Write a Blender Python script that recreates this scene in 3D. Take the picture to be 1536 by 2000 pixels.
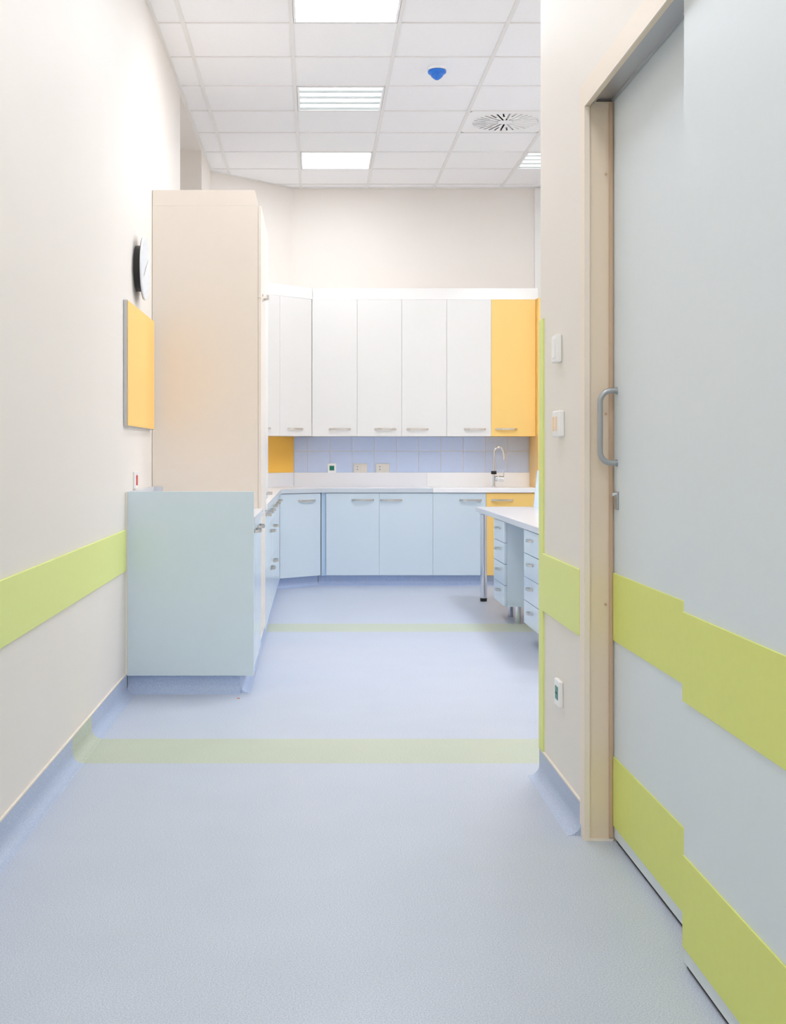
import bpy, bmesh, math
from mathutils import Vector, Matrix

# ------------------------------------------------------------------ clear
for o in list(bpy.data.objects):
    bpy.data.objects.remove(o, do_unlink=True)
SC = bpy.context.scene
C = SC.collection

# ------------------------------------------------------------------ camera
EYE = 1.18
F = 2470.0                                   # focal length in pixels of the 1536 x 2000 frame
cam_d = bpy.data.cameras.new('camera')
cam_d.sensor_fit = 'AUTO'
cam_d.sensor_width = 36.0
cam_d.lens = F / 2000.0 * 36.0
cam_d.shift_x = (768 - 617) / 2000.0
cam_d.shift_y = -(1000 - 885) / 2000.0
cam_d.clip_start = 0.05
cam = bpy.data.objects.new('camera', cam_d)
C.objects.link(cam)
cam.location = (0, 0, EYE)
cam.rotation_euler = (math.pi / 2, 0, 0)
SC.camera = cam

# ------------------------------------------------------------------ world and exposure
W = bpy.data.worlds.new('world')
SC.world = W
W.use_nodes = True
W.node_tree.nodes['Background'].inputs[0].default_value = (0.9, 0.95, 1.0, 1)
W.node_tree.nodes['Background'].inputs[1].default_value = 0.3
# brightness of the lit opal ceiling lights by (column, row), and of the tube lights
PANEL = {(-0.141, -2.705): 16, (-0.141, -0.83): 16, (-0.141, 1.045): 15, (-0.141, 2.92): 11, (-0.141, 4.795): 8,
         (-0.141, 6.67): 24, (-0.141, 10.42): 14, (1.734, 6.67): 36, (1.734, 8.545): 42}  # the right-hand pair is unseen, added as fill for the far room
TUBE = 1.7
vs = SC.view_settings
vs.view_transform = 'Standard'
vs.look = 'None'
vs.gamma = 1.0
vs.use_curve_mapping = False
vs.exposure = 0.04
SC.cycles.max_bounces = 12
SC.cycles.diffuse_bounces = 8

# ------------------------------------------------------------------ dimensions
XL = -0.929            # left wall
XR = 0.823             # right wall of the passage (door side)
XRR = 3.2              # far right wall of the room beyond
YB = 11.83             # back wall
YF = -3.0              # behind the camera
ZC = EYE + 2.477       # ceiling
T = 0.625              # ceiling module
GX = [-0.766 + T * k for k in range(7)]
GY0 = 7.295
YP0, YP1 = 3.87, 4.625  # partition between the door and the room
DIAG = 12.0455         # diagonal wall:  y = x + DIAG

# ------------------------------------------------------------------ materials
def lin(c):
    r = []
    for v in c:
        v = v / 255.0
        r.append(v / 12.92 if v <= 0.04045 else ((v + 0.055) / 1.055) ** 2.4)
    return (r[0], r[1], r[2], 1.0)

def mat(name, rgb, rough=0.6, metal=0.0, spec=0.5, var=0.0, vscale=8.0, bump=0.0, bscale=200.0, emit=0.0, ecol=None, coat=0.0):
    m = bpy.data.materials.new(name)
    m.use_nodes = True
    nt = m.node_tree
    b = nt.nodes['Principled BSDF']
    col = lin(rgb)
    b.inputs['Base Color'].default_value = col
    b.inputs['Roughness'].default_value = rough
    b.inputs['Metallic'].default_value = metal
    b.inputs['Specular IOR Level'].default_value = spec
    b.inputs['Coat Weight'].default_value = coat
    tc = nt.nodes.new('ShaderNodeTexCoord')
    if var > 0:
        n = nt.nodes.new('ShaderNodeTexNoise')
        n.inputs['Scale'].default_value = vscale
        n.inputs['Detail'].default_value = 3
        nt.links.new(tc.outputs['Object'], n.inputs['Vector'])
        mx = nt.nodes.new('ShaderNodeMix')
        mx.data_type = 'RGBA'
        mx.inputs[6].default_value = tuple(max(0, v * (1 - var)) for v in col[:3]) + (1,)
        mx.inputs[7].default_value = tuple(min(1, v * (1 + var)) for v in col[:3]) + (1,)
        nt.links.new(n.outputs['Fac'], mx.inputs[0])
        nt.links.new(mx.outputs[2], b.inputs['Base Color'])
    if bump > 0:
        n2 = nt.nodes.new('ShaderNodeTexNoise')
        n2.inputs['Scale'].default_value = bscale
        n2.inputs['Detail'].default_value = 2
        nt.links.new(tc.outputs['Object'], n2.inputs['Vector'])
        bp = nt.nodes.new('ShaderNodeBump')
        bp.inputs['Strength'].default_value = bump
        bp.inputs['Distance'].default_value = 0.001
        nt.links.new(n2.outputs['Fac'], bp.inputs['Height'])
        nt.links.new(bp.outputs['Normal'], b.inputs['Normal'])
    if emit > 0:
        b.inputs['Emission Color'].default_value = lin(ecol or rgb)
        b.inputs['Emission Strength'].default_value = emit
    return m

def vinyl(name, base, dark, light, rough=0.42):
    """speckled sheet vinyl"""
    m = bpy.data.materials.new(name)
    m.use_nodes = True
    nt = m.node_tree
    b = nt.nodes['Principled BSDF']
    b.inputs['Roughness'].default_value = rough
    b.inputs['Specular IOR Level'].default_value = 0.45
    tc = nt.nodes.new('ShaderNodeTexCoord')
    n = nt.nodes.new('ShaderNodeTexNoise')
    n.inputs['Scale'].default_value = 260
    n.inputs['Detail'].default_value = 2.0
    n.inputs['Roughness'].default_value = 0.6
    nt.links.new(tc.outputs['Object'], n.inputs['Vector'])
    cr = nt.nodes.new('ShaderNodeValToRGB')
    e = cr.color_ramp.elements
    e[0].position = 0.32; e[0].color = lin(dark)
    e[1].position = 0.68; e[1].color = lin(light)
    k = cr.color_ramp.elements.new(0.5); k.color = lin(base)
    nt.links.new(n.outputs['Fac'], cr.inputs['Fac'])
    n3 = nt.nodes.new('ShaderNodeTexNoise')
    n3.inputs['Scale'].default_value = 3.0
    n3.inputs['Detail'].default_value = 3.0
    nt.links.new(tc.outputs['Object'], n3.inputs['Vector'])
    mr = nt.nodes.new('ShaderNodeMapRange')
    mr.inputs['To Min'].default_value = 0.95
    mr.inputs['To Max'].default_value = 1.05
    nt.links.new(n3.outputs['Fac'], mr.inputs['Value'])
    mx = nt.nodes.new('ShaderNodeVectorMath')
    mx.operation = 'SCALE'
    nt.links.new(cr.outputs['Color'], mx.inputs[0])
    nt.links.new(mr.outputs['Result'], mx.inputs['Scale'])
    nt.links.new(mx.outputs[0], b.inputs['Base Color'])
    return m

M = {
    'wall': mat('wall_paint', (236, 230, 223), 0.55, var=0.012, vscale=3, bump=0.15, bscale=350),
    'tile': mat('ceiling_board', (248, 247, 247), 0.9, var=0.02, vscale=60, bump=0.3, bscale=500),
    'rail': mat('ceiling_rail', (235, 233, 230), 0.5),
    'floor': vinyl('floor_vinyl', (190, 198, 214), (169, 179, 200), (210, 216, 227)),
    'strip': vinyl('strip_vinyl', (190, 198, 180), (174, 183, 161), (206, 213, 199)),
    'cove': vinyl('shaded_cove_vinyl', (178, 191, 216), (160, 174, 203), (198, 209, 229)),  # floor vinyl made darker and bluer, with shade put into the colour
    'kick': vinyl('lightened_kick_vinyl', (188, 203, 232), (170, 186, 219), (206, 220, 243)),  # floor vinyl lightened in colour to offset the shade under the cupboards
    'bead': mat('bead', (240, 230, 218), 0.6),
    'green': mat('lime_board', (228, 237, 146), 0.5, var=0.02, vscale=40),
    'lime': mat('lime_door', (224, 230, 124), 0.5, var=0.02, vscale=40),
    'door': mat('door_laminate', (222, 230, 235), 0.45, var=0.012, vscale=30),
    'tan': mat('frame_tan', (234, 217, 193), 0.5, var=0.01, vscale=20),
    'archi': mat('architrave_cream', (242, 229, 214), 0.5),
    'seal': mat('seal', (205, 176, 148), 0.6),
    'alu': mat('aluminium', (196, 198, 202), 0.35, metal=0.85),
    'gap': mat('dark_gap', (45, 40, 40), 0.8),
    'white': mat('white_laminate', (236, 234, 230), 0.28, var=0.006, vscale=20),
    'cream': mat('cream_laminate', (236, 226, 214), 0.4, var=0.01, vscale=20),
    'blue': mat('pale_blue_laminate', (213, 227, 237), 0.2, var=0.01, vscale=20),
    'blue_d': mat('blue_grey_panel', (214, 229, 238), 0.4, var=0.012, vscale=30),
    'post': mat('blue_corner_post', (188, 212, 234), 0.3),
    'yellow': mat('yellow_laminate', (252, 210, 124), 0.35, var=0.01, vscale=20),
    'orange': mat('orange_panel', (255, 198, 84), 0.4, var=0.01, vscale=20),
    'board': mat('yellow_board', (253, 206, 122), 0.7, var=0.015, vscale=60),
    'top': mat('grey_white_worktop', (240, 240, 243), 0.3),
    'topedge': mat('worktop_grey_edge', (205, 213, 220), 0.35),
    'topw': mat('white_worktop', (214, 217, 224), 0.25),
    'sinkw': mat('sink_white', (250, 249, 249), 0.25),
    'chrome': mat('chrome', (225, 226, 230), 0.14, metal=1.0),
    'nickel': mat('brushed_nickel', (222, 218, 212), 0.24, metal=1.0),
    'pull': mat('door_pull_metal', (178, 180, 182), 0.36, metal=0.75),
    'black': mat('black_plastic', (26, 28, 28), 0.5),
    'dark': mat('clock_case', (58, 60, 62), 0.5),
    'rim': mat('clock_rim', (228, 233, 238), 0.35),
    'face': mat('clock_face', (204, 203, 200), 0.5),
    'handm': mat('clock_hand', (186, 178, 160), 0.4),
    'brown': mat('clock_edge', (92, 66, 50), 0.5),
    'plate': mat('white_plastic', (246, 245, 243), 0.3),
    'ivory': mat('ivory_plastic', (228, 222, 212), 0.35),
    'peach': mat('peach_rocker', (250, 218, 184), 0.35),
    'red': mat('red_rocker', (222, 52, 40), 0.35),
    'greenins': mat('green_socket_insert', (20, 128, 104), 0.35),
    'hole': mat('socket_hole', (90, 140, 180), 0.5),
    'wtile': mat('blue_wall_tile', (204, 218, 246), 0.25, var=0.04, vscale=12),
    'bluecap': mat('blue_plastic_cap', (40, 120, 222), 0.3, var=0.12, vscale=90),
    'crumb': mat('orange_scrap', (222, 140, 90), 0.7),
    'tube_on': mat('tube_lit', (255, 255, 255), 0.5, emit=TUBE, ecol=(250, 255, 254)),
    'refl': mat('lamp_reflector', (226, 232, 232), 0.35, metal=0.0),
    'plenum': mat('plenum_dark', (40, 46, 46), 0.8),
    'vent': mat('vent_enamel', (246, 246, 246), 0.4),
}

# ------------------------------------------------------------------ mesh helpers
def box(bm, x0, x1, y0, y1, z0, z1, bev=0.0, mi=0):
    vs_ = [bm.verts.new(p) for p in ((x0, y0, z0), (x1, y0, z0), (x1, y1, z0), (x0, y1, z0),
                                     (x0, y0, z1), (x1, y0, z1), (x1, y1, z1), (x0, y1, z1))]
    fs = [bm.faces.new([vs_[i] for i in q]) for q in
          ((0, 3, 2, 1), (4, 5, 6, 7), (0, 1, 5, 4), (1, 2, 6, 5), (2, 3, 7, 6), (3, 0, 4, 7))]
    for f in fs:
        f.material_index = mi
    if bev > 0:
        es = set()
        for f in fs:
            es.update(f.edges)
        bmesh.ops.bevel(bm, geom=list(es), offset=bev, segments=2, profile=0.5, affect='EDGES')
    return vs_

def prism(bm, pts, z0, z1, mi_side=None):
    """vertical prism over a counter-clockwise polygon; mi_side: {edge index: material index}"""
    lo = [bm.verts.new((p[0], p[1], z0)) for p in pts]
    hi = [bm.verts.new((p[0], p[1], z1)) for p in pts]
    bm.faces.new(list(reversed(lo)))
    bm.faces.new(hi)
    n = len(pts)
    for i in range(n):
        f = bm.faces.new((lo[i], lo[(i + 1) % n], hi[(i + 1) % n], hi[i]))
        if mi_side and i in mi_side:
            f.material_index = mi_side[i]

def extrude_profile(bm, prof, axis, a0, a1, close=True):
    """profile points (u, z) swept along an axis; axis 'y' -> (u, a, z), axis 'x' -> (a, u, z)"""
    def P(u, z, a):
        return (u, a, z) if axis == 'y' else (a, u, z)
    A = [bm.verts.new(P(u, z, a0)) for u, z in prof]
    B = [bm.verts.new(P(u, z, a1)) for u, z in prof]
    n = len(prof)
    for i in range(n if close else n - 1):
        j = (i + 1) % n
        bm.faces.new((A[i], A[j], B[j], B[i]))
    if close:
        bm.faces.new(list(reversed(A)))
        bm.faces.new(B)

def sweep(bm, rings):
    """join rings of equal length into a capped skin"""
    R = [[bm.verts.new(p) for p in r] for r in rings]
    n = len(R[0])
    for a, b in zip(R, R[1:]):
        for i in range(n):
            j = (i + 1) % n
            bm.faces.new((a[i], a[j], b[j], b[i]))
    bm.faces.new(list(reversed(R[0])))
    bm.faces.new(R[-1])

def tube(bm, path, rad, seg=14):
    pts = [Vector(p) for p in path]
    rings = []
    up = None
    for i, p in enumerate(pts):
        t = (pts[min(i + 1, len(pts) - 1)] - pts[max(i - 1, 0)]).normalized()
        if up is None:
            up = Vector((0, 0, 1)) if abs(t.z) < 0.9 else Vector((1, 0, 0))
        s = t.cross(up).normalized()
        up = s.cross(t).normalized()
        r = rad[i] if isinstance(rad, (list, tuple)) else rad
        rings.append([p + r * (math.cos(2 * math.pi * k / seg) * s + math.sin(2 * math.pi * k / seg) * up) for k in range(seg)])
    sweep(bm, rings)

def lathe(bm, prof, seg=32, mtx=None):
    """profile (r, z) about z; optional matrix"""
    rings = []
    for r, z in prof:
        ring = []
        for k in range(seg):
            a = 2 * math.pi * k / seg
            p = Vector((r * math.cos(a), r * math.sin(a), z))
            ring.append(mtx @ p if mtx else p)
        rings.append(ring)
    sweep(bm, rings)

def BM():
    return bmesh.new()

def obj(name, bm, m, parent=None, smooth=False, bevel=0.0):
    bmesh.ops.recalc_face_normals(bm, faces=bm.faces[:])
    me = bpy.data.meshes.new(name)
    bm.to_mesh(me)
    bm.free()
    for mm in (m if isinstance(m, (list, tuple)) else [m]):
        me.materials.append(M[mm])
    if smooth:
        for p in me.polygons:
            p.use_smooth = True
        me.set_sharp_from_angle(angle=math.radians(38))
    o = bpy.data.objects.new(name, me)
    C.objects.link(o)
    if parent:
        o.parent = parent
    if bevel > 0:
        b = o.modifiers.new('bevel', 'BEVEL')
        b.width = bevel
        b.segments = 2
        b.limit_method = 'ANGLE'
    return o

def tag(o, label, cat, group=None, kind=None):
    o['label'] = label
    o['category'] = cat
    if group:
        o['group'] = group
    if kind:
        o['kind'] = kind
    return o

def thing(name, label, cat, loc=(0, 0, 0), rotz=0.0, group=None, kind=None):
    o = bpy.data.objects.new(name, None)
    o.empty_display_size = 0.1
    C.objects.link(o)
    o.location = loc
    o.rotation_euler = (0, 0, rotz)
    return tag(o, label, cat, group, kind)

def struct(name, bm, m, label, cat, smooth=False):
    return tag(obj(name, bm, m, None, smooth), label, cat, None, 'structure')

def share(name, me, parent, loc=(0, 0, 0), rot=(0, 0, 0)):
    o = bpy.data.objects.new(name, me)
    C.objects.link(o)
    o.parent = parent
    o.location = loc
    o.rotation_euler = rot
    return o

# ================================================================== SETTING
# ---- floor (split around the two inlaid strips)
S1 = (4.81, 5.224)
S2 = (8.35, 8.754)
COVE = 0.045
KH = 0.10
floor = thing('floor', 'speckled pale blue sheet vinyl floor with two greenish strips', 'floor', kind='structure')
for a, b in ((YF, S1[0]), (S1[1], S2[0]), (S2[1], YB)):
    bm = BM(); box(bm, XL, XRR, a, b, -0.06, 0.0)
    obj('vinyl_field', bm, 'floor', floor)
for a, b in (S1, S2):
    bm = BM(); box(bm, XL, XRR, a, b, -0.06, 0.0)
    o = obj('inlaid_strip', bm, 'strip', floor)
    o['label'] = 'pale green vinyl strip across the blue floor'

# ---- walls
WT = 0.15
bm = BM()
box(bm, XL - WT, XL, YF, 8.66, 0, ZC + 0.2)
box(bm, XL - WT, XL, 10.29, YB + WT, 0, ZC + 0.2)
box(bm, XL - 0.75, XL - WT, 8.51, 8.66, 0, ZC + 0.2)
box(bm, XL - 0.75, XL - WT, 10.29, 10.44, 0, ZC + 0.2)
box(bm, XL - 0.75, XL - 0.6, 8.66, 10.29, 0, ZC + 0.2)
box(bm, XL - 0.6, XL, 8.66, 10.29, ZC - 0.017, ZC + 0.2)
box(bm, XL - 0.6, XL, 8.66, 10.29, -0.06, 0)
struct('wall_left', bm, 'wall', 'long warm white left wall with a recess near its far end', 'wall')

bm = BM()
xd0, xd1 = XL, YB - DIAG
prism(bm, [(XL, XL + DIAG), (xd1, YB), (XL, YB)], 0, ZC + 0.2)
struct('wall_corner', bm, 'wall', 'short diagonal cream wall across the far left corner', 'wall')

bm = BM()
box(bm, XL, XRR + WT, YB, YB + WT, 0, ZC + 0.2)
wall_back = struct('wall_back', bm, 'wall', 'cream back wall above the row of white cupboards', 'wall')

bm = BM()
box(bm, XRR, XRR + WT, YP1, YB, 0, ZC + 0.2)
struct('wall_right', bm, 'wall', 'far right wall of the room hidden beyond the desk', 'wall')

bm = BM()
box(bm, XR, XR + 0.15, YP0, YP1, 0, ZC + 0.2)
box(bm, XR + 0.15, XRR, YP1 - 0.15, YP1, 0, ZC + 0.2)
struct('wall_partition', bm, 'wall', 'narrow cream wall beside the sliding door with switches on it', 'wall')

YD0 = 0.9                                     # near end of the door opening
bm = BM()
box(bm, XR, XR + 0.25, YF, YD0, 0, ZC + 0.2)
box(bm, XR, XR + 0.25, YD0, YP0, 2.30, ZC + 0.2)
box(bm, XR + 0.20, XR + 0.25, YD0, YP0, 0, 2.30)
struct('wall_door', bm, 'wall', 'cream wall above and around the sliding door', 'wall')

bm = BM()
box(bm, XL - WT, XR + 0.25, YF - WT, YF, 0, ZC + 0.2)
struct('wall_front', bm, 'wall', 'end wall of the passage behind the viewpoint', 'wall')

# white pipe casing beside the cupboards
bm = BM()
box(bm, 2.045, 2.26, YB - 0.035, YB, 0, ZC)
struct('trim_1', bm, 'white', 'slim white pipe casing on the back wall right of the cupboards', 'pipe casing')

# ---- ceiling of square boards in a grid
ceiling = thing('ceiling', 'suspended ceiling of square white boards in a metal grid', 'ceiling', kind='structure')
bm = BM(); box(bm, XL - 0.7, XRR + WT, YF - WT, YB + WT, ZC + 0.14, ZC + 0.2)
obj('deck', bm, 'tile', ceiling)

def clip(poly, f):
    out = []
    for i in range(len(poly)):
        a, b = poly[i], poly[(i + 1) % len(poly)]
        fa, fb = f(a), f(b)
        if fa >= 0:
            out.append(a)
        if (fa >= 0) != (fb >= 0):
            t = fa / (fa - fb)
            out.append((a[0] + (b[0] - a[0]) * t, a[1] + (b[1] - a[1]) * t))
    return out

xs = [XL + 0.012] + GX + [XRR - 0.012]
k0 = math.floor((YF - GY0) / T)
ys = [YF] + [GY0 + T * k for k in range(k0 + 1, 8)] + [YB - 0.008]
LIT = list(PANEL)
for _v in set(PANEL.values()):
    M['opal_%d' % _v] = mat('opal_lit_%d' % _v, (255, 255, 255), 0.5, emit=_v, ecol=(245, 249, 255))
DIM = [(-0.141, 8.545), (1.734, 10.42)]
VENT = (1.109, 9.17)
def special(x, y):
    return any(abs(x - a) < 0.02 and abs(y - b) < 0.02 for a, b in LIT + DIM + [VENT])
tile_me = {}
RB = 0.012
for i in range(len(xs) - 1):
    for j in range(len(ys) - 1):
        x0, x1, y0, y1 = xs[i], xs[i + 1], ys[j], ys[j + 1]
        if y1 < YP1 + 0.02 and x0 > XR - 0.01:
            continue
        if special(x0, y0):
            continue
        if y0 < YP1 and x0 < XR < x1 and y1 <= YP1 + 0.1:
            x1 = XR
        if y1 - y0 < 0.03:
            continue
        g = 0.004
        poly = [(x0 + g, y0 + g), (x1 - g, y0 + g), (x1 - g, y1 - g), (x0 + g, y1 - g)]
        poly = clip(poly, lambda p: p[0] + DIAG - 0.012 - p[1])
        if len(poly) < 3:
            continue
        cx, cy = (x0 + x1) / 2, (y0 + y1) / 2
        key = (round(x1 - x0, 3), round(y1 - y0, 3), len(poly)) if len(poly) == 4 and abs(poly[3][1] - (y1 - g)) < 1e-6 and abs(poly[3][0] - (x0 + g)) < 1e-6 else None
        if key and key in tile_me:
            me = tile_me[key]
        else:
            bm = BM()
            prism(bm, [(p[0] - cx, p[1] - cy) for p in poly], 0.007, 0.022)
            o_ = obj('ceiling_tile', bm, 'tile')
            me = o_.data
            bpy.data.objects.remove(o_)
            if key:
                tile_me[key] = me
        share('ceiling_tile', me, ceiling, (cx, cy, ZC))
# grid rails
for x in GX:
    if x < XRR:
        ya = YF if x < XR else YP1
        yb = min(YB - 0.01, x + DIAG - 0.02)
        bm = BM(); box(bm, x - RB, x + RB, ya, yb, ZC, ZC + 0.03)
        obj('main_rail', bm, 'rail', ceiling)
for y in ys[1:-1]:
    xb = XR if y < YP1 else XRR
    xa = max(XL + 0.012, y - DIAG + 0.02)
    bm = BM(); box(bm, xa, xb, y - 0.006, y + 0.006, ZC + 0.0015, ZC + 0.03)
    obj('cross_rail', bm, 'rail', ceiling)
bm = BM(); box(bm, XL, XL + 0.02, YF, 11.08, ZC - 0.002, ZC + 0.03)
obj('wall_angle', bm, 'rail', ceiling)
bm = BM(); box(bm, xd1, XRR, YB - 0.016, YB, ZC - 0.002, ZC + 0.03)
obj('wall_angle', bm, 'rail', ceiling)
bm = BM()
prism(bm, [(XL, XL + DIAG - 0.02), (xd1 + 0.02, YB), (xd1, YB), (XL, XL + DIAG)], ZC - 0.002, ZC + 0.03)
obj('wall_angle', bm, 'rail', ceiling)

# ---- coved skirting
def cove_prof(x, s, t=0.004):
    """x: wall plane, s: +1 when the room lies towards +u; closed profile from wall to room"""
    pr = [(x, 0.0), (x, KH), (x + s * t, KH)]
    r = COVE - t
    for k in range(9):
        a = math.pi / 2 * k / 8
        pr.append((x + s * (t + r - r * math.cos(a)), 0.001 + r - r * math.sin(a)))
    pr.append((x + s * (COVE + 0.002), 0.0))
    return pr

base_l = thing('baseboard_left', 'coved blue vinyl skirting along the left wall', 'skirting', kind='structure')
for a, b, m_ in ((YF, S1[0], 'cove'), (S1[0], S1[1], 'strip'), (S1[1], 6.19, 'cove')):
    bm = BM(); extrude_profile(bm, cove_prof(XL, 1), 'y', a, b)
    obj('cove', bm, m_, base_l, smooth=True)
bm = BM(); box(bm, XL, XL + 0.006, YF, 6.17, KH, KH + 0.006)
obj('sealing_bead', bm, 'bead', base_l)

base_r = thing('baseboard_right', 'coved blue vinyl skirting on the narrow wall beside the door', 'skirting', kind='structure')
bm = BM(); extrude_profile(bm, cove_prof(XR, -1), 'y', YP0 + 0.03, YP1 + 0.005)
obj('cove', bm, 'cove', base_r, smooth=True)
bm = BM(); extrude_profile(bm, cove_prof(YP1, 1), 'x', XR - 0.004, XRR)
obj('cove', bm, 'cove', base_r, smooth=True)
bm = BM(); box(bm, XR - 0.006, XR, YP0 + 0.03, YP1 + 0.004, KH, KH + 0.006)
obj('sealing_bead', bm, 'bead', base_r)

# ---- lime wall boards and corner guard
bm = BM(); box(bm, XL, XL + 0.008, YF, 6.15, 0.607, 0.807, bev=0.002)
struct('trim_2', bm, 'green', 'lime green protection board running along the left wall', 'wall guard')
bm = BM(); box(bm, XR - 0.008, XR, YP0 + 0.045, YP1 - 0.075, 0.613, 0.82, bev=0.002)
struct('trim_3', bm, 'green', 'lime green board on the narrow wall beside the sliding door', 'wall guard')
bm = BM()
box(bm, XR - 0.006, XR, YP1 - 0.078, YP1 + 0.006, KH + 0.004, 1.664)
box(bm, XR, XR + 0.08, YP1, YP1 + 0.006, KH + 0.004, 1.664)
struct('trim_4', bm, 'green', 'tall lime green corner guard on the edge of the narrow wall', 'corner guard')

# ---- sliding door: frame, two leaves
frame = thing('trim_5', 'tan steel frame around the sliding door with grey top track', 'door frame', kind='structure')
XJ = 0.905
bm = BM(); box(bm, XR + 0.0005, XJ + 0.03, YP0 - 0.018, YP0, 0, 2.25)
obj('jamb', bm, 'tan', frame)
bm = BM(); box(bm, XR - 0.005, XR, YP0 - 0.02, YP0 + 0.045, 0, 2.31)
obj('architrave', bm, 'archi', frame)
bm = BM(); box(bm, XR - 0.005, XR, YD0, YP0 - 0.02, 2.235, 2.31)
obj('architrave', bm, 'archi', frame)
bm = BM(); box(bm, XR + 0.0002, XR + 0.012, YD0, YP0 - 0.0185, 2.236, 2.30)
obj('header', bm, 'tan', frame)
bm = BM(); box(bm, XJ - 0.012, XJ - 0.002, YP0 - 0.026, YP0 - 0.02, 0.01, 2.245)
obj('stop_strip', bm, 'seal', frame)
bm = BM()
box(bm, XR + 0.020, XJ + 0.0025, YD0, YP0 - 0.019, 2.2565, 2.30)
box(bm, XR + 0.020, XR + 0.026, YD0, YP0 - 0.019, 2.246, 2.2565)
box(bm, XJ - 0.006, XJ + 0.0015, YD0, YP0 - 0.019, 2.250, 2.2565)
obj('track', bm, 'alu', frame)
for z in (0.72, 1.30, 2.03):
    bm = BM()
    mt = Matrix.Translation((XJ - 0.022, YP0 - 0.02, z)) @ Matrix.Rotation(math.pi / 2, 4, 'X')
    lathe(bm, [(0.0005, 0.003), (0.003, 0.0025), (0.0045, 0.0)], 12, mt)
    obj('screw', bm, 'seal', frame)
bm = BM(); box(bm, XR - 0.005, XR + 0.011, YP0 - 0.0235, YP0 - 0.0205, 0.0, 2.235)
obj('front_lip', bm, 'archi', frame)
bm = BM(); box(bm, XR + 0.011, XJ, YP0 - 0.024, YP0 - 0.019, 0, 0.008)
obj('sill_bead', bm, 'bead', frame)

def leaf(name, label, x0, y0, y1, z1):
    d = thing(name, label, 'door', (x0, y0, 0), kind='structure')
    L = y1 - y0
    bm = BM(); box(bm, 0, 0.04, 0, L, 0.012, z1, bev=0.001)
    obj('leaf', bm, 'door', d)
    for a, b in ((0.048, 0.258), (0.611, 0.816)):
        bm = BM(); box(bm, -0.004, 0.0, 0.001, L - 0.001, a, b, bev=0.001)
        o = obj('lime_band', bm, 'lime', d)
        o['label'] = 'lime green band across the door'
    return d
door1 = leaf('door_1', 'pale grey blue sliding door leaf with lime bands, bearing the pull handle', XJ + 0.003, 1.6, 3.846, 2.262)
door2 = leaf('door_2', 'nearer pale grey blue sliding panel standing in front of the other leaf', 0.846, YD0, 2.905, 2.254)
# dark strips filling the gaps under the leaves
bm = BM(); box(bm, 0.006, 0.034, 0.0, 2.24, 0.0, 0.012); obj('gap_strip', bm, 'gap', door1)
bm = BM(); box(bm, 0.006, 0.034, 0.0, 2.0, 0.0, 0.012); obj('gap_strip', bm, 'gap', door2)
# pull handle (local to leaf 1)
lx = lambda X: X - (XJ + 0.003)
ly = lambda Y: Y - 1.6
hp = []
zt, zb, yH, out, rr = 1.368, 1.150, 3.806, 0.052, 0.035
hp.append((0.0, ly(yH), zt))
hp.append((-out + rr, ly(yH), zt))
for k in range(1, 8):
    a = math.pi / 2 * k / 8
    hp.append((-out + rr - rr * math.sin(a), ly(yH), zt - rr + rr * math.cos(a)))
hp.append((-out, ly(yH), zt - rr))
hp.append((-out, ly(yH), zb + rr))
for k in range(1, 8):
    a = math.pi / 2 * k / 8
    hp.append((-out + rr - rr * math.cos(a), ly(yH), zb + rr - rr * math.sin(a)))
hp.append((-out + rr, ly(yH), zb))
hp.append((0.0, ly(yH), zb))
bm = BM(); tube(bm, hp, 0.0085, 16)
pull = obj('pull_handle', bm, 'pull', door1, smooth=True)
pull['label'] = 'curved metal pull handle'
for z in (zt, zb):
    bm = BM()
    mt = Matrix.Translation((-0.003, ly(yH), z)) @ Matrix.Rotation(math.pi / 2, 4, 'Y')
    lathe(bm, [(0.0105, -0.002), (0.0105, 0.003)], 20, mt)
    obj('rose', bm, 'pull', pull, smooth=True)
bm = BM()
box(bm, -0.006, 0.0, ly(3.785), ly(3.825), 1.010, 1.064, bev=0.002)
lock = obj('lock', bm, 'pull', door1)
bm = BM(); tube(bm, [(-0.004, ly(3.803), 1.055), (-0.016, ly(3.803), 1.055)], 0.006, 14)
obj('turn_knob', bm, 'chrome', lock, smooth=True)

# ================================================================== CEILING FITTINGS
def lit_panel(x, y, label):
    t = thing('ceiling_light', label, 'ceiling light', (x + T / 2, y + T / 2, ZC), group='square ceiling lights')
    h, i = 0.298, 0.284
    bm = BM()
    for a in ((-h, h, -h, -i), (-h, h, i, h), (-h, -i, -i, i), (i, h, -i, i)):
        box(bm, a[0], a[1], a[2], a[3], 0.001, 0.03)
    obj('frame', bm, 'vent', t)
    bm = BM(); box(bm, -i, i, -i, i, 0.006, 0.012)
    obj('diffuser', bm, 'opal_%d' % PANEL[(x, y)], t)
    bm = BM(); box(bm, -i, i, -i, i, 0.0125, 0.08)
    obj('housing', bm, 'vent', t)
    return t
lab = {6.67: 'glowing square ceiling light nearest the viewer, cut by the photo top edge',
       10.42: 'glowing square ceiling light closest to the back wall'}
for x, y in LIT:
    if x > 1:  # unseen lights added at the right to brighten the room
        lit_panel(x, y, 'unseen square light added over the far drawer unit to brighten the room' if y > 8 else 'unseen square light added over the near drawer unit to brighten the room')
    else:
        lit_panel(x, y, lab.get(y, 'square ceiling light over the passage out of view above the door'))

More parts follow.
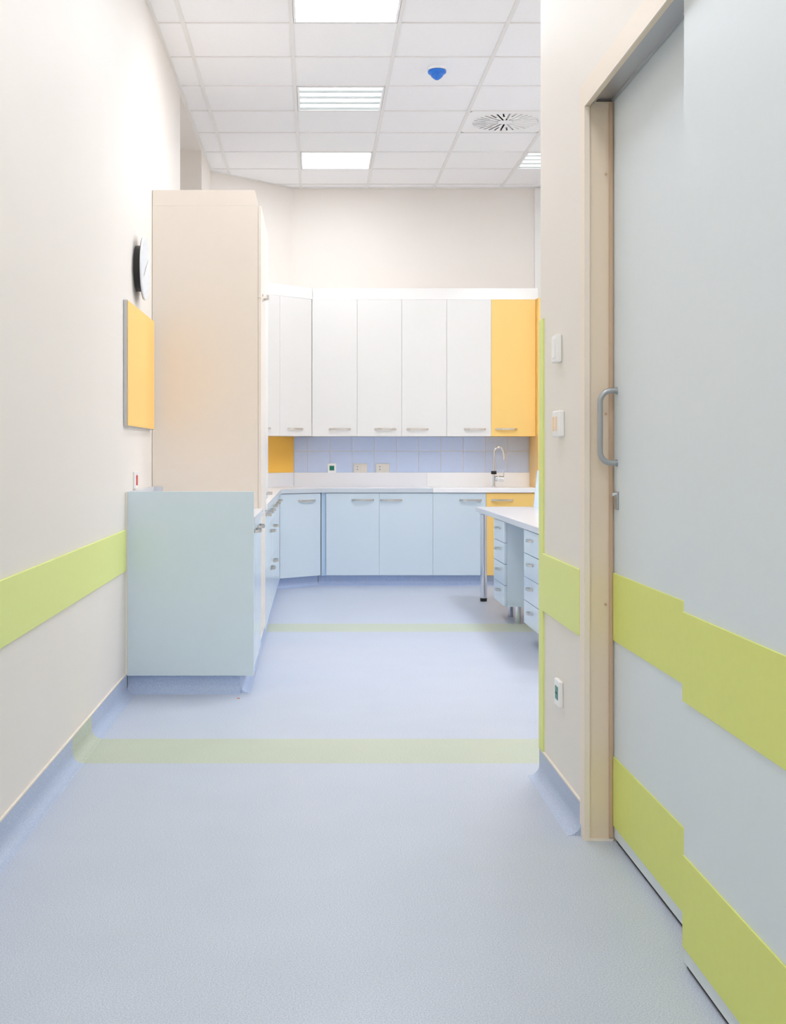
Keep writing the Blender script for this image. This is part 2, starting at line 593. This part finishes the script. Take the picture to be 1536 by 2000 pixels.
def tube_panel(x, y, label):
    t = thing('ceiling_light', label, 'ceiling light', (x + T / 2, y + T / 2, ZC), group='square ceiling lights')
    h, i = 0.298, 0.284
    bm = BM()
    for a in ((-h, h, -h, -i), (-h, h, i, h), (-h, -i, -i, i), (i, h, -i, i)):
        box(bm, a[0], a[1], a[2], a[3], 0.0, 0.03)
    obj('frame', bm, 'vent', t)
    # wavy reflector with four troughs
    bm = BM()
    n = 65
    top, bot = [], []
    for k in range(n):
        v = -i + 2 * i * k / (n - 1)
        z = 0.022 + 0.016 * math.cos((v + i) / (2 * i) * 2 * math.pi * 4 + math.pi)
        top.append((v, 0.08)); bot.append((v, z))
    extrude_profile(bm, bot + list(reversed(top)), 'x', -i, i)
    obj('reflector', bm, 'refl', t, smooth=True)
    for k in range(4):
        v = -i + 2 * i * (k + 0.5) / 4
        bm = BM(); tube(bm, [(-i + 0.004, v, 0.018), (i - 0.004, v, 0.018)], 0.014, 12)
        obj('lamp_tube', bm, 'tube_on', t, smooth=True)
tube_panel(*DIM[0], 'striped tube ceiling light in the middle of the row of three')
tube_panel(*DIM[1], 'striped tube ceiling light partly cut off by the narrow wall')

# swirl air diffuser
vt = thing('air_diffuser', 'white square ceiling air vent with a circle of radial slots', 'air vent', (VENT[0] + T / 2, VENT[1] + T / 2, ZC))
w2, ra, rm, rb = 0.0075, 0.055, 0.15, 0.243
def rp(r, a, off):
    return (r * math.cos(a) - off * math.sin(a), r * math.sin(a) + off * math.cos(a))
bm = BM()
def face2(pts):
    bm.faces.new([bm.verts.new((p[0], p[1], 0.004)) for p in pts])
NS = 16
for k in range(NS):
    a, b = 2 * math.pi * k / NS, 2 * math.pi * (k + 1) / NS
    mdl = (a + b) / 2
    face2([rp(ra, a, w2), rp(rm, a, w2), rp(rm, b, -w2), rp(ra, b, -w2)])
    face2([rp(rm, a, w2), rp(rb + .003, a, w2), rp(rb + .003, mdl, -w2), rp(rm, mdl, -w2)])
    face2([rp(rm, mdl, w2), rp(rb + .003, mdl, w2), rp(rb + .003, b, -w2), rp(rm, b, -w2)])
face2([(0.056 * math.cos(2 * math.pi * q / 32), 0.056 * math.sin(2 * math.pi * q / 32)) for q in range(32)])
hs = 0.30
N4 = 64
for q in range(N4):
    a, b = 2 * math.pi * (q + .5) / N4 + math.pi / 4, 2 * math.pi * (q + 1.5) / N4 + math.pi / 4
    def sq(t):
        c, s = math.cos(t), math.sin(t)
        m_ = max(abs(c), abs(s))
        return (hs * c / m_, hs * s / m_)
    face2([(rb * math.cos(a), rb * math.sin(a)), (rb * math.cos(b), rb * math.sin(b)), sq(b), sq(a)])
for f in bm.faces:
    f.normal_update()
plate = obj('slotted_plate', bm, 'vent', vt)
sm = plate.modifiers.new('thickness', 'SOLIDIFY'); sm.thickness = 0.002; sm.offset = 0
bm = BM(); box(bm, -0.27, 0.27, -0.27, 0.27, 0.045, 0.06)
obj('plenum', bm, 'plenum', vt)
vm = {}
for k in range(2 * NS):
    a = math.pi * k / NS
    r0 = ra + 0.008 if k % 2 == 0 else rm + 0.002
    if k % 2 not in vm:
        bm = BM()
        L = rb - r0
        # one slat lying in the slot, tilted about its length
        v = [bm.verts.new(p) for p in ((0, 0.0065, 0.003), (L, 0.0065, 0.003), (L, 0.0, 0.020), (0, 0.0, 0.020),
                                       (0, 0.008, 0.0035), (L, 0.008, 0.0035), (L, 0.0015, 0.0205), (0, 0.0015, 0.0205))]
        for q in ((0, 1, 2, 3), (7, 6, 5, 4), (0, 4, 5, 1), (1, 5, 6, 2), (2, 6, 7, 3), (3, 7, 4, 0)):
            bm.faces.new([v[i] for i in q])
        o_ = obj('guide_vane', bm, 'vent'); vm[k % 2] = o_.data; bpy.data.objects.remove(o_)
    share('guide_vane', vm[k % 2], vt, (r0 * math.cos(a), r0 * math.sin(a), 0), (0, 0, a))

# smoke detector under a blue dust cap
sd = thing('smoke_detector', 'ceiling smoke detector wrapped in a bright blue plastic cap', 'smoke detector', (0.783, 8.16, ZC))
bm = BM(); lathe(bm, [(0.0005, 0.012), (0.062, 0.012), (0.062, 0.0), (0.058, -0.008), (0.0005, -0.008)], 36)
obj('base', bm, 'vent', sd, smooth=True)
bm = BM(); lathe(bm, [(0.0005, -0.008), (0.056, -0.008), (0.060, -0.014), (0.059, -0.024), (0.050, -0.032), (0.042, -0.034), (0.038, -0.046), (0.026, -0.058), (0.012, -0.068), (0.0005, -0.071)], 36)
obj('dust_cap', bm, 'bluecap', sd, smooth=True)

# ================================================================== CABINETS
def bow(bm_w=0.19, hgt=0.015, out=0.03, th=0.005):
    """bow handle mesh: centred on x, door face at y = 0, sticking out towards -y"""
    bm = BM()
    n = 15
    rings = []
    for k in range(n):
        u = -1 + 2 * k / (n - 1)
        x = u * bm_w / 2
        y = -out * (1 - abs(u) ** 3.2)
        # direction for thickness
        d = -out * (-3.2 * abs(u) ** 2.2 * (1 if u > 0 else -1)) / (bm_w / 2)
        nx, ny = -d, 1.0
        l = math.hypot(nx, ny); nx /= l; ny /= l
        h = hgt / 2
        rings.append([(x, y, -h), (x, y, h), (x + nx * th * -1, y - ny * th, h), (x + nx * th * -1, y - ny * th, -h)])
    sweep(bm, rings)
    o_ = obj('handle', bm, 'nickel', None, smooth=True)
    me = o_.data
    bpy.data.objects.remove(o_)
    return me
BOW = bow()
BOW_S = bow(0.12, 0.013, 0.026, 0.005)

def add_handle(door, x, z, me=None, y=-0.018):
    h = share('handle', me or BOW, door, (x, y, z))
    return h

def front(parent, x0, x1, z0, z1, m_, hx=None, hz=None, name='door', hm=None, g=0.001):
    bm = BM(); box(bm, x0 + g, x1 - g, -0.018, -0.001, z0 + g, z1 - g, bev=0.001)
    d = obj(name, bm, m_, parent)
    if hx is not None:
        add_handle(d, hx, hz, hm)
    return d

def body(parent, w, d, z0, z1, m_, x0=0.0):
    bm = BM(); box(bm, x0, x0 + w, 0, d, z0, z1)
    return obj('body', bm, m_, parent)

ZB, ZT = 0.095, 0.828      # base fronts
ZW = 0.868                 # worktop top

# ---- back run of base cabinets
YBF = 11.23 + 0.018
bx = [0.091, 0.564, 1.041, 1.514, 2.00]
hxs = [0.327, 0.106, 0.334, 0.144]
blab = ['pale blue base cupboard next to the corner post, handle at its right',
        'pale blue base cupboard in the middle of the row, handle at its left',
        'pale blue base cupboard beside the yellow one under the tap',
        'yellow base cupboard below the sink, mostly behind the desk']
for k in range(4):
    m_ = 'yellow' if k == 3 else 'blue'
    w = bx[k + 1] - bx[k]
    t = thing('base_cabinet', blab[k], 'cabinet', (bx[k], YBF, 0), 0, 'base cupboards along the back wall')
    body(t, w, 0.57, ZB - 0.004, ZT + 0.0005, m_)
    front(t, 0, w, ZB, ZT - 0.004, m_, hxs[k], 0.763)
# corner post
P0 = (-0.319, 10.92)
P1 = (0.046, 11.23)
bm = BM()
prism(bm, [(P1[0] + 0.004, P1[1] + 0.010), (bx[0] - 0.001, 11.246), (bx[0] - 0.001, 11.40), (P1[0] + 0.004, 11.40)], 0.0905, 0.828)
tag(obj('corner_post', bm, 'post'), 'narrow blue filler post between the diagonal and straight base cupboards', 'filler post')
# diagonal base cabinet
ang = math.atan2(P1[1] - P0[1], P1[0] - P0[0])
Ld = math.hypot(P1[0] - P0[0], P1[1] - P0[1])
dx, dy = math.cos(ang), math.sin(ang)
nx, ny = -dy, dx                                  # into the corner
t = thing('base_cabinet', 'pale blue diagonal base cupboard in the far left corner', 'cabinet',
          (P0[0] + 0.018 * nx + 0.012 * dx, P0[1] + 0.018 * ny + 0.012 * dy, 0), ang, 'base cupboards along the back wall')
body(t, Ld - 0.03, 0.5, ZB - 0.004, ZT + 0.0005, 'blue')
front(t, 0, Ld - 0.014, ZB, ZT - 0.004, 'blue', 0.305, 0.763, hm=BOW)

# ---- left run (fronts face right)
XF = -0.31                                      # plane of the fronts
R90 = math.pi / 2
def left_unit(name, label, y0, group='cupboards along the left wall'):
    return thing(name, label, 'cabinet', (XF - 0.018, y0, 0), R90, group)
# near unit with end panel
nu = left_unit('base_cabinet', 'near base cupboard with a tall blue grey end panel facing the viewer', 6.207)
bm = BM()
box(bm, -0.020, 0.0, -0.025, 0.60 - 0.005, 0.0907, 0.992, bev=0.001)
o = obj('end_panel', bm, 'blue_d', nu)
body(nu, 0.960, 0.59, ZB - 0.004, ZT + 0.0005, 'blue')
front(nu, 0.002, 0.481, ZB, ZT - 0.004, 'blue', 0.27, 0.785)
front(nu, 0.481, 0.960, ZB, ZT - 0.004, 'blue', 0.66, 0.785)
bm = BM(); box(bm, -0.045, -0.0205, 0.594, 0.6005, 0.098, 0.988)
obj('filler_strip', bm, 'cream', nu)
# worktop with upstands
nt = thing('worktop', 'small white worktop behind the blue grey end panel', 'worktop', (0, 0, 0))
bm = BM(); box(bm, XL + 0.002, -0.298, 6.2075, 7.168, 0.829, ZW, bev=0.003)
obj('slab', bm, 'topw', nt)
bm = BM(); box(bm, XL + 0.002, XL + 0.016, 6.2075, 7.168, ZW, 0.990); obj('upstand', bm, 'topw', nt)
bm = BM(); box(bm, XL + 0.016, XL + 0.060, 7.154, 7.168, ZW, 0.990); obj('upstand', bm, 'topw', nt)

# tall unit
tu = left_unit('tall_cabinet', 'tall cream cupboard with a broad plain side facing the viewer', 7.17)
body(tu, 0.60, 0.599, 0.12, 2.583, 'cream')
front(tu, 0.0, 0.60, 0.122, 2.06, 'cream')
front(tu, 0.0, 0.60, 2.06, 2.583, 'cream', 0.30, 2.10)
bm = BM()
# sloping cornice box (profile in local y, z)
extrude_profile(bm, [(0.598, 2.5835), (0.0, 2.5835), (0.002, 2.60), (0.018, 2.672), (0.598, 2.672)], 'x', 0.0, 1.06)
obj('cornice', bm, 'cream', tu)
# drawer/base units beyond
zz = ZT - 0.004
lu = left_unit('base_cabinet', 'glossy pale blue base cupboard just beyond the tall cream one', 7.772)
body(lu, 0.72, 0.59, ZB - 0.004, ZT + 0.0005, 'blue')
front(lu, 0, 0.36, ZB, zz, 'blue', 0.17, 0.795)
front(lu, 0.36, 0.72, ZB, zz, 'blue', 0.52, 0.795)
for y0, lb in ((8.494, 'pale blue drawer unit at the left, nearer of the two'), (9.10, 'pale blue drawer unit at the left, farther of the two')):
    du = left_unit('drawer_cabinet', lb, y0)
    body(du, 0.60, 0.59, ZB - 0.004, ZT + 0.0005, 'blue')
    for a, b, hz in ((0.70, zz, 0.79), (0.44, 0.70, 0.645), (ZB, 0.44, 0.39)):
        front(du, 0, 0.60, a, b, 'blue', 0.25, hz, name='drawer')
cu = left_unit('base_cabinet', 'pale blue base cupboard at the left beside the diagonal corner', 9.702)
body(cu, 1.17, 0.59, ZB - 0.004, ZT + 0.0005, 'blue')
front(cu, 0, 0.585, ZB, zz, 'blue', 0.3, 0.785)
front(cu, 0.585, 1.165, ZB, zz, 'blue', 0.86, 0.785)
# white cupboard standing on the worktop
wu = left_unit('worktop_cabinet', 'slim white cupboard standing on the worktop beside the tall one', 7.774)
body(wu, 0.455, 0.585, 0.8685, 2.583, 'white')
front(wu, 0, 0.455, 0.89, 2.583, 'white', 0.25, 0.925)

# ---- big worktop: left run, diagonal and back run up to the seam
seam = 1.041
wk = thing('worktop', 'long pale grey worktop wrapping the far left corner', 'worktop', (0, 0, 0))
off = 0.012
A0 = (-0.298, 7.774)
def inter(o_):
    """front corner points for the diagonal, shifted outwards"""
    qx, qy = P0[0] - nx * o_, P0[1] - ny * o_
    # with x = -0.298
    t1 = (-0.298 - qx) / dx
    a = (-0.298, qy + dy * t1)
    t2 = (11.218 - qy) / dy
    return a, (qx + dx * t2, 11.218)
ia, ib = inter(off)
bm = BM()
poly = [A0, ia, ib, (seam - 0.0005, 11.218), (seam - 0.0005, YB - 0.002), (xd1 - 0.0, YB - 0.002), (XL + 0.002, XL + DIAG - 0.003), (XL + 0.002, 7.774)]
# counter-clockwise order
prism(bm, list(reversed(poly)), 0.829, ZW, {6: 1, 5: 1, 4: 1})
obj('slab', bm, ['top', 'topedge'], wk, bevel=0.002)
bm = BM(); box(bm, xd1 + 0.012, seam - 0.001, YB - 0.016, YB - 0.002, ZW, 0.998); obj('upstand', bm, 'top', wk)
bm = BM()
s = 0.02
prism(bm, [(XL + 0.02, XL + 0.02 + DIAG - s), (xd1 + 0.010, YB - 0.002 - 0.010), (xd1 - 0.0, YB - 0.002), (XL + 0.02, XL + 0.02 + DIAG - 0.003)], ZW, 0.998)
obj('upstand', bm, 'top', wk)
bm = BM(); box(bm, XL + 0.002, XL + 0.016, 8.25, 11.05, ZW, 0.998); obj('upstand', bm, 'top', wk)

sw = thing('worktop', 'bright white sink worktop under the tap at the right', 'worktop', (0, 0, 0))
bm = BM(); box(bm, seam, 2.0, 11.214, YB - 0.002, 0.829, ZW, bev=0.003); obj('slab', bm, 'sinkw', sw)
bm = BM(); box(bm, seam, 2.0, YB - 0.018, YB - 0.002, ZW, 0.998); obj('upstand', bm, 'sinkw', sw)

# ---- kick plates of coved vinyl
kb = thing('baseboard_back', 'dark blue speckled vinyl plinth under the back cupboards', 'plinth', kind='structure')
def cove_run(p, q, m_='kick', h=0.0905, parent=kb):
    """plinth between two floor points, room on the right of p->q"""
    p = Vector(p); q = Vector(q)
    d = (q - p).normalized()
    n = Vector((d.y, -d.x))
    prof = cove_prof(0, 1)
    prof = [(u, min(z, h)) for u, z in prof]
    bm = BM()
    A = [bm.verts.new((p.x + n.x * (u - COVE * .4), p.y + n.y * (u - COVE * .4), z)) for u, z in prof]
    B = [bm.verts.new((q.x + n.x * (u - COVE * .4), q.y + n.y * (u - COVE * .4), z)) for u, z in prof]
    k = len(prof)
    for i in range(k):
        j = (i + 1) % k
        bm.faces.new((A[i], A[j], B[j], B[i]))
    bm.faces.new(A); bm.faces.new(list(reversed(B)))
    return obj('plinth', bm, m_, parent, smooth=True)
kd0 = (P0[0] + nx * 0.06, P0[1] + ny * 0.06)
kd1 = (P1[0] + nx * 0.06 + 0.02, P1[1] + ny * 0.06 + 0.017)
cove_run((kd0[0] - 0.05, kd0[1] - 0.042), kd1)
cove_run((kd1[0] - 0.005, 11.295), (2.02, 11.295))
kl = thing('baseboard_cabinets', 'blue vinyl plinth under the cupboards on the left', 'plinth', kind='structure')
def left_cove(y0, y1, m_):
    bm = BM()
    prof = [(u, min(z, 0.0905)) for u, z in cove_prof(-0.375, 1)]
    extrude_profile(bm, prof, 'y', y0, y1)
    obj('plinth', bm, m_, kl, smooth=True)
left_cove(6.225, S2[0], 'kick'); left_cove(S2[0], S2[1], 'kick'); left_cove(S2[1], 10.98, 'kick')
bm = BM()
extrude_profile(bm, [(6.2 - (u - 0.0) + 0.03, min(z, 0.0905)) for u, z in cove_prof(0, 1)], 'x', XL + 0.003, -0.372)
obj('plinth', bm, 'kick', kl, smooth=True)

# ---- wall cupboards on the back wall
YU = 11.48 + 0.018
ux = [-0.033, 0.3765, 0.781, 1.190, 1.594, 1.999]
uh = [0.25, 0.255, 0.143, 0.255, 0.137]
ulab = ['white wall cupboard first from the diagonal corner', 'white wall cupboard second from the diagonal corner',
        'white wall cupboard third from the diagonal corner, handle at its left', 'white wall cupboard beside the yellow one',
        'yellow wall cupboard at the right end of the row']
ZU0, ZU1 = 1.333, 2.575
for k in range(5):
    m_ = 'yellow' if k == 4 else 'white'
    w = ux[k + 1] - ux[k]
    t = thing('wall_cabinet', ulab[k], 'cabinet', (ux[k], YU, 0), 0, 'wall cupboards over the worktop')
    body(t, w - 0.0005, YB - YU - 0.002, ZU0, ZU1, m_)
    front(t, 0, w, ZU0, ZU1, m_, uh[k], 1.398)
# diagonal pair
angu = math.radians(45)
Lu = 0.40
for k, lb in ((1, 'white diagonal wall cupboard in the corner, right one of the pair'), (0, 'white diagonal wall cupboard in the corner, half hidden by the tall one')):
    q = (-0.0345 - Lu * (2 - k) * math.cos(angu), 11.4805 - Lu * (2 - k) * math.sin(angu))
    t = thing('wall_cabinet', lb, 'cabinet', (q[0] - 0.018 * math.sin(angu), q[1] + 0.018 * math.cos(angu), 0), angu, 'wall cupboards over the worktop')
    body(t, Lu - 0.0005 - (0.02 if k == 1 else 0), 0.345, ZU0, ZU1, 'white', x0=0.0)
    front(t, 0, Lu - (0.0005 if k == 1 else 0), ZU0, ZU1, 'white', 0.19, 1.398)
# cornice over the wall cupboards
co = thing('cornice', 'white cornice board on top of the wall cupboards', 'cornice', (0, 0, 0))
bm = BM()
extrude_profile(bm, [(11.49, 2.5765), (11.506, 2.68), (YB - 0.002, 2.68), (YB - 0.002, 2.5765)], 'x', -0.0265, 2.021)
obj('straight_board', bm, 'white', co)
bm = BM()
e0 = (-0.036 - 2 * Lu * math.cos(angu), 11.482 - 2 * Lu * math.sin(angu))
lo_ = [(e0[0] - 0.004, e0[1] + 0.006), (-0.027, 11.490), (-0.027, YB - 0.002), (xd1, YB - 0.003), (e0[0] - 0.255, e0[1] + 0.255)]
hi_ = [(e0[0] - 0.016, e0[1] + 0.018), (-0.032, 11.506)] + lo_[2:]
sweep(bm, [[(p[0], p[1], 2.5765) for p in lo_], [(p[0], p[1], 2.68) for p in hi_]])
obj('diagonal_board', bm, 'white', co)

# yellow side panel at the right end
bm = BM(); box(bm, 2.0005, 2.0205, 11.37, YB - 0.002, 0.0, 2.576)
tag(obj('side_panel', bm, 'yellow'), 'upright yellow panel closing the right end of the cupboards', 'side panel')

# ---- tiles (parts of the back wall) and orange panel on the diagonal
pitch = 0.2077
x = (601.2 - 617) * YB / F
xe = 1.998
edges = [xd1 + 0.012, x]
while x + pitch < xe:
    x += pitch
    edges.append(x)
edges.append(xe)
tm = {}
for i in range(len(edges) - 1):
    for a, b in ((0.999, 1.1965), (1.2015, 1.3325)):
        w = edges[i + 1] - edges[i] - 0.005
        if w < 0.01:
            continue
        key = (round(w, 3), round(b - a, 3))
        if key not in tm:
            bm = BM(); box(bm, -w / 2, w / 2, -0.004, 0, -(b - a) / 2, (b - a) / 2, bev=0.001)
            o_ = obj('tile', bm, 'wtile'); tm[key] = o_.data; bpy.data.objects.remove(o_)
        share('tile', tm[key], wall_back, ((edges[i] + edges[i + 1]) / 2, YB, (a + b) / 2))
bm = BM()
prism(bm, [(XL + 0.03, XL + 0.03 + DIAG - 0.016), (xd1 + 0.008, YB - 0.010), (xd1, YB - 0.003), (XL + 0.03, XL + 0.03 + DIAG - 0.002)], 0.999, 1.3325)
tag(obj('splash_panel', bm, 'orange'), 'orange splash panel on the diagonal corner wall above the worktop', 'wall panel')

# ---- sockets on the tiles
def socket_green(name, label, loc, rotz, w=0.084, h=0.088, group=None):
    t = thing(name, label, 'socket', loc, rotz, group)
    bm = BM(); box(bm, -w / 2, w / 2, -0.014, 0, -h / 2, h / 2, bev=0.004); obj('plate', bm, 'plate', t)
    bm = BM(); box(bm, -0.022, 0.022, -0.0155, -0.0135, -0.022, 0.022, bev=0.0006); ins = obj('insert', bm, 'greenins', t)
    for sx in (-0.0095, 0.0095):
        bm = BM()
        mt = Matrix.Translation((sx, -0.0155, 0)) @ Matrix.Rotation(R90, 4, 'X')
        lathe(bm, [(0.003, 0.001), (0.003, -0.001)], 10, mt); obj('contact_hole', bm, 'black', ins)
    return t
YT = YB - 0.004
socket_green('wall_socket', 'white socket with a green insert on the blue tiles', ((648.5 - 617) * 11.82 / F, YT, 1.040), 0)
for px, lb in ((704.3, 'ivory double socket on the tiles next to the green one'), (748, 'ivory double socket on the tiles farther right from the green one')):
    t = thing('wall_socket', lb, 'socket', ((px - 617) * 11.82 / F, YT, 1.040), 0, 'ivory sockets on the tiles')
    bm = BM(); box(bm, -0.064, 0.064, -0.012, 0, -0.043, 0.043, bev=0.003); obj('plate', bm, 'ivory', t)
    for sx in (-0.028, 0.028):
        bm = BM(); box(bm, sx - 0.022, sx + 0.022, -0.0132, -0.0118, -0.03, 0.03, bev=0.0005); md = obj('module', bm, 'ivory', t)
        for sz in (-0.0125, 0.0125):
            bm = BM()
            mt = Matrix.Translation((sx, -0.0132, sz)) @ Matrix.Rotation(R90, 4, 'X')
            lathe(bm, [(0.0055, 0.0012), (0.0055, -0.001)], 12, mt)
            obj('contact_hole', bm, 'hole' if sx < 0 else 'ivory', md)

# ---- tap
tp = thing('tap', 'chrome gooseneck tap with a black collar on the white worktop', 'tap', ((965 - 617) * 11.58 / F, 11.58, ZW))
bm = BM(); lathe(bm, [(0.02, 0.0), (0.02, 0.006), (0.0125, 0.010), (0.0125, 0.118)], 24); obj('body', bm, 'chrome', tp, smooth=True)
bm = BM(); lathe(bm, [(0.024, 0.1185), (0.025, 0.121), (0.025, 0.146), (0.024, 0.1485)], 24); obj('collar', bm, 'black', tp, smooth=True)
pth = [(0, 0, 0.1485), (0, 0, 0.20), (0, 0, 0.265), (0.002, 0, 0.285)]
for k in range(1, 14):
    a = math.pi * k / 14
    pth.append((0.045 - 0.043 * math.cos(a), 0, 0.315 + 0.050 * math.sin(a)))
pth += [(0.089, 0, 0.305), (0.092, 0, 0.275), (0.093, 0, 0.245)]
bm = BM(); tube(bm, pth, [0.0105] * (len(pth) - 3) + [0.0115, 0.0125, 0.012], 16); obj('spout', bm, 'chrome', tp, smooth=True)
bm = BM(); tube(bm, [(0.0125, -0.002, 0.078), (0.03, -0.006, 0.078), (0.088, -0.014, 0.078)], [0.02, 0.026, 0.026], 18)
lv = obj('mixer_valve', bm, 'chrome', tp, smooth=True)
bm = BM(); tube(bm, [(0.088, -0.014, 0.09), (0.091, -0.016, 0.15)], [0.004, 0.003], 10); obj('lever', bm, 'chrome', lv, smooth=True)
bm = BM(); tube(bm, [(0.035, -0.0075, 0.078), (0.042, -0.0085, 0.078)], 0.0268, 18); obj('ring', bm, 'plate', lv, smooth=True)

# ================================================================== DESK
XD = 1.296
dk = thing('desk', 'white topped desk jutting in behind the narrow wall on a chrome leg', 'desk', (0, 0, 0))
bm = BM(); box(bm, 1.284, 2.45, 6.9, 10.16, 0.712, 0.75, bev=0.003)
obj('tabletop', bm, 'topw', dk)
bm = BM(); lathe(bm, [(0.027, 0.026), (0.027, 0.69), (0.035, 0.70), (0.035, 0.712)], 28, Matrix.Translation((1.338, 10.075, 0)))
lg = obj('leg', bm, 'chrome', dk, smooth=True)
bm = BM(); lathe(bm, [(0.026, 0.0), (0.027, 0.004), (0.025, 0.012), (0.0275, 0.016), (0.0275, 0.026)], 28, Matrix.Translation((1.338, 10.075, 0)))
obj('foot', bm, 'black', lg, smooth=True)

def pedestal(y_far, y_near, label):
    w = y_far - y_near
    t = thing('drawer_pedestal', label, 'drawer unit', (XD + 0.018, y_far, 0), -R90, 'drawer units under the desk')
    z0, z1 = 0.125, 0.7115
    body(t, w, 0.56, z0, z1, 'blue')
    h = (z1 - 0.004 - z0) / 4
    for k in range(4):
        front(t, 0, w, z0 + h * k, z0 + h * (k + 1), 'blue', w / 2, z0 + h * k + h * 0.62, name='drawer', hm=BOW_S, g=0.002)
    for lxx in (0.09, w - 0.09):
        for lyy in (0.09, 0.47):
            bm = BM(); lathe(bm, [(0.019, 0.0), (0.020, 0.003), (0.020, 0.119), (0.028, 0.121), (0.028, 0.1245)], 20, Matrix.Translation((lxx, lyy, 0)))
            obj('leg', bm, 'chrome', t, smooth=True)
pedestal(9.20, 8.68, 'pale blue four drawer unit under the desk, farther from the viewer')
pedestal(7.87, 7.34, 'pale blue four drawer unit under the desk, cut off by the narrow wall')

# blue upright panel on the desk
ds = thing('desk_screen', 'pale blue upright panel with a slanted edge on the far end of the desk', 'desk panel', (0, 10.10, 0.75))
bm = BM()
pts = [(1.742, 0.0005), (2.40, 0.0005), (2.40, 0.29), (1.772, 0.29)]
A = [bm.verts.new((p[0], 0.0, p[1])) for p in pts]
B = [bm.verts.new((p[0], 0.022, p[1])) for p in pts]
bm.faces.new(A); bm.faces.new(list(reversed(B)))
for i in range(4):
    j = (i + 1) % 4
    bm.faces.new((A[i], B[i], B[j], A[j]))
obj('panel', bm, 'blue', ds)
bm = BM(); box(bm, 1.79, 2.40, -0.012, -0.0005, 0.235, 0.26); obj('rail', bm, 'blue_d', ds)

# ================================================================== WALL THINGS, LEFT
# notice board
nb = thing('notice_board', 'yellow notice board with a grey metal edge on the left wall', 'notice board', (XL + 0.001, 6.10, 1.311))
bm = BM(); box(bm, 0.0, 0.018, 0.0, 1.0, 0.0, 0.61, bev=0.001); obj('backing', bm, 'alu', nb)
bm = BM(); box(bm, 0.0182, 0.0215, 0.004, 0.996, 0.003, 0.607); obj('panel', bm, 'board', nb)
# clock
ck = thing('wall_clock', 'round white wall clock on a dark case above the yellow board', 'clock', (XL + 0.0005, 6.55, 2.135))
MX = Matrix.Rotation(R90, 4, 'Y')            # lathe axis z -> x
bm = BM(); lathe(bm, [(0.118, 0.0), (0.118, 0.033), (0.10, 0.0345)], 48, MX); obj('case', bm, 'dark', ck, smooth=True)
bm = BM(); lathe(bm, [(0.150, 0.0346), (0.160, 0.0355), (0.162, 0.0385)], 64, MX); obj('back_rim', bm, 'brown', ck, smooth=True)
bm = BM(); lathe(bm, [(0.162, 0.0386), (0.1635, 0.041), (0.162, 0.045), (0.154, 0.048), (0.146, 0.046)], 64, MX); obj('rim', bm, 'rim', ck, smooth=True)
bm = BM(); lathe(bm, [(0.1462, 0.0435), (0.1462, 0.0456), (0.0005, 0.0460)], 64, MX); fc = obj('dial', bm, 'face', ck, smooth=True)
for k in range(12):
    a = math.pi * 2 * k / 12
    bm = BM(); box(bm, 0.0461, 0.0466, -0.002, 0.002, 0.120, 0.136)
    o = obj('hour_mark', bm, 'ivory', fc); o.rotation_euler = (a, 0, 0)
for L_, a, wv in ((0.075, 2.2, 0.004), (0.11, -1.05, 0.003)):
    bm = BM(); box(bm, 0.0468, 0.0476, -wv, wv, -0.015, L_)
    o = obj('hand', bm, 'handm', ck); o.rotation_euler = (a, 0, 0)
# red call switch
cs = thing('call_switch', 'small white wall switch with a red rocker on the left wall', 'switch', (XL, 6.475, 1.041))
bm = BM(); box(bm, 0, 0.012, -0.042, 0.042, -0.044, 0.044, bev=0.004); obj('plate', bm, 'plate', cs)
bm = BM(); box(bm, 0.0121, 0.0165, -0.014, 0.014, -0.026, 0.026, bev=0.0015); obj('rocker', bm, 'red', cs)

# ================================================================== WALL THINGS, RIGHT
def plate_r(name, label, cat, y, z, w, h, d=0.014):
    t = thing(name, label, cat, (XR, y, z), -R90)
    bm = BM(); box(bm, -w / 2, w / 2, -d, 0, -h / 2, h / 2, bev=0.005); obj('plate', bm, 'plate', t)
    return t
t = plate_r('light_switch', 'plain white switch plate, upper one beside the door', 'switch', 4.265, 1.531, 0.085, 0.093, 0.02)
bm = BM(); box(bm, -0.012, 0.030, -0.0225, -0.0198, -0.032, 0.032, bev=0.001); obj('rocker', bm, 'plate', t)
t = plate_r('light_switch', 'white double switch with two peach rockers beside the door', 'switch', 4.235, 1.278, 0.115, 0.088, 0.02)
for sx in (-0.036, 0.012):
    bm = BM(); box(bm, sx - 0.011, sx + 0.011, -0.0225, -0.0198, -0.024, 0.024, bev=0.001); obj('rocker', bm, 'peach', t)
socket_green('wall_socket', 'white socket with a green insert low on the narrow wall', (XR, 4.245, 0.376), -R90, 0.088, 0.088)

# orange scrap on the floor
bm = BM(); box(bm, -0.007, 0.007, -0.005, 0.005, 0.0, 0.003, bev=0.001)
o = tag(obj('paper_scrap', bm, 'crumb'), 'tiny orange scrap on the floor before the blue grey cupboard', 'scrap')
o.location = (-0.372, 6.08, 0.0)
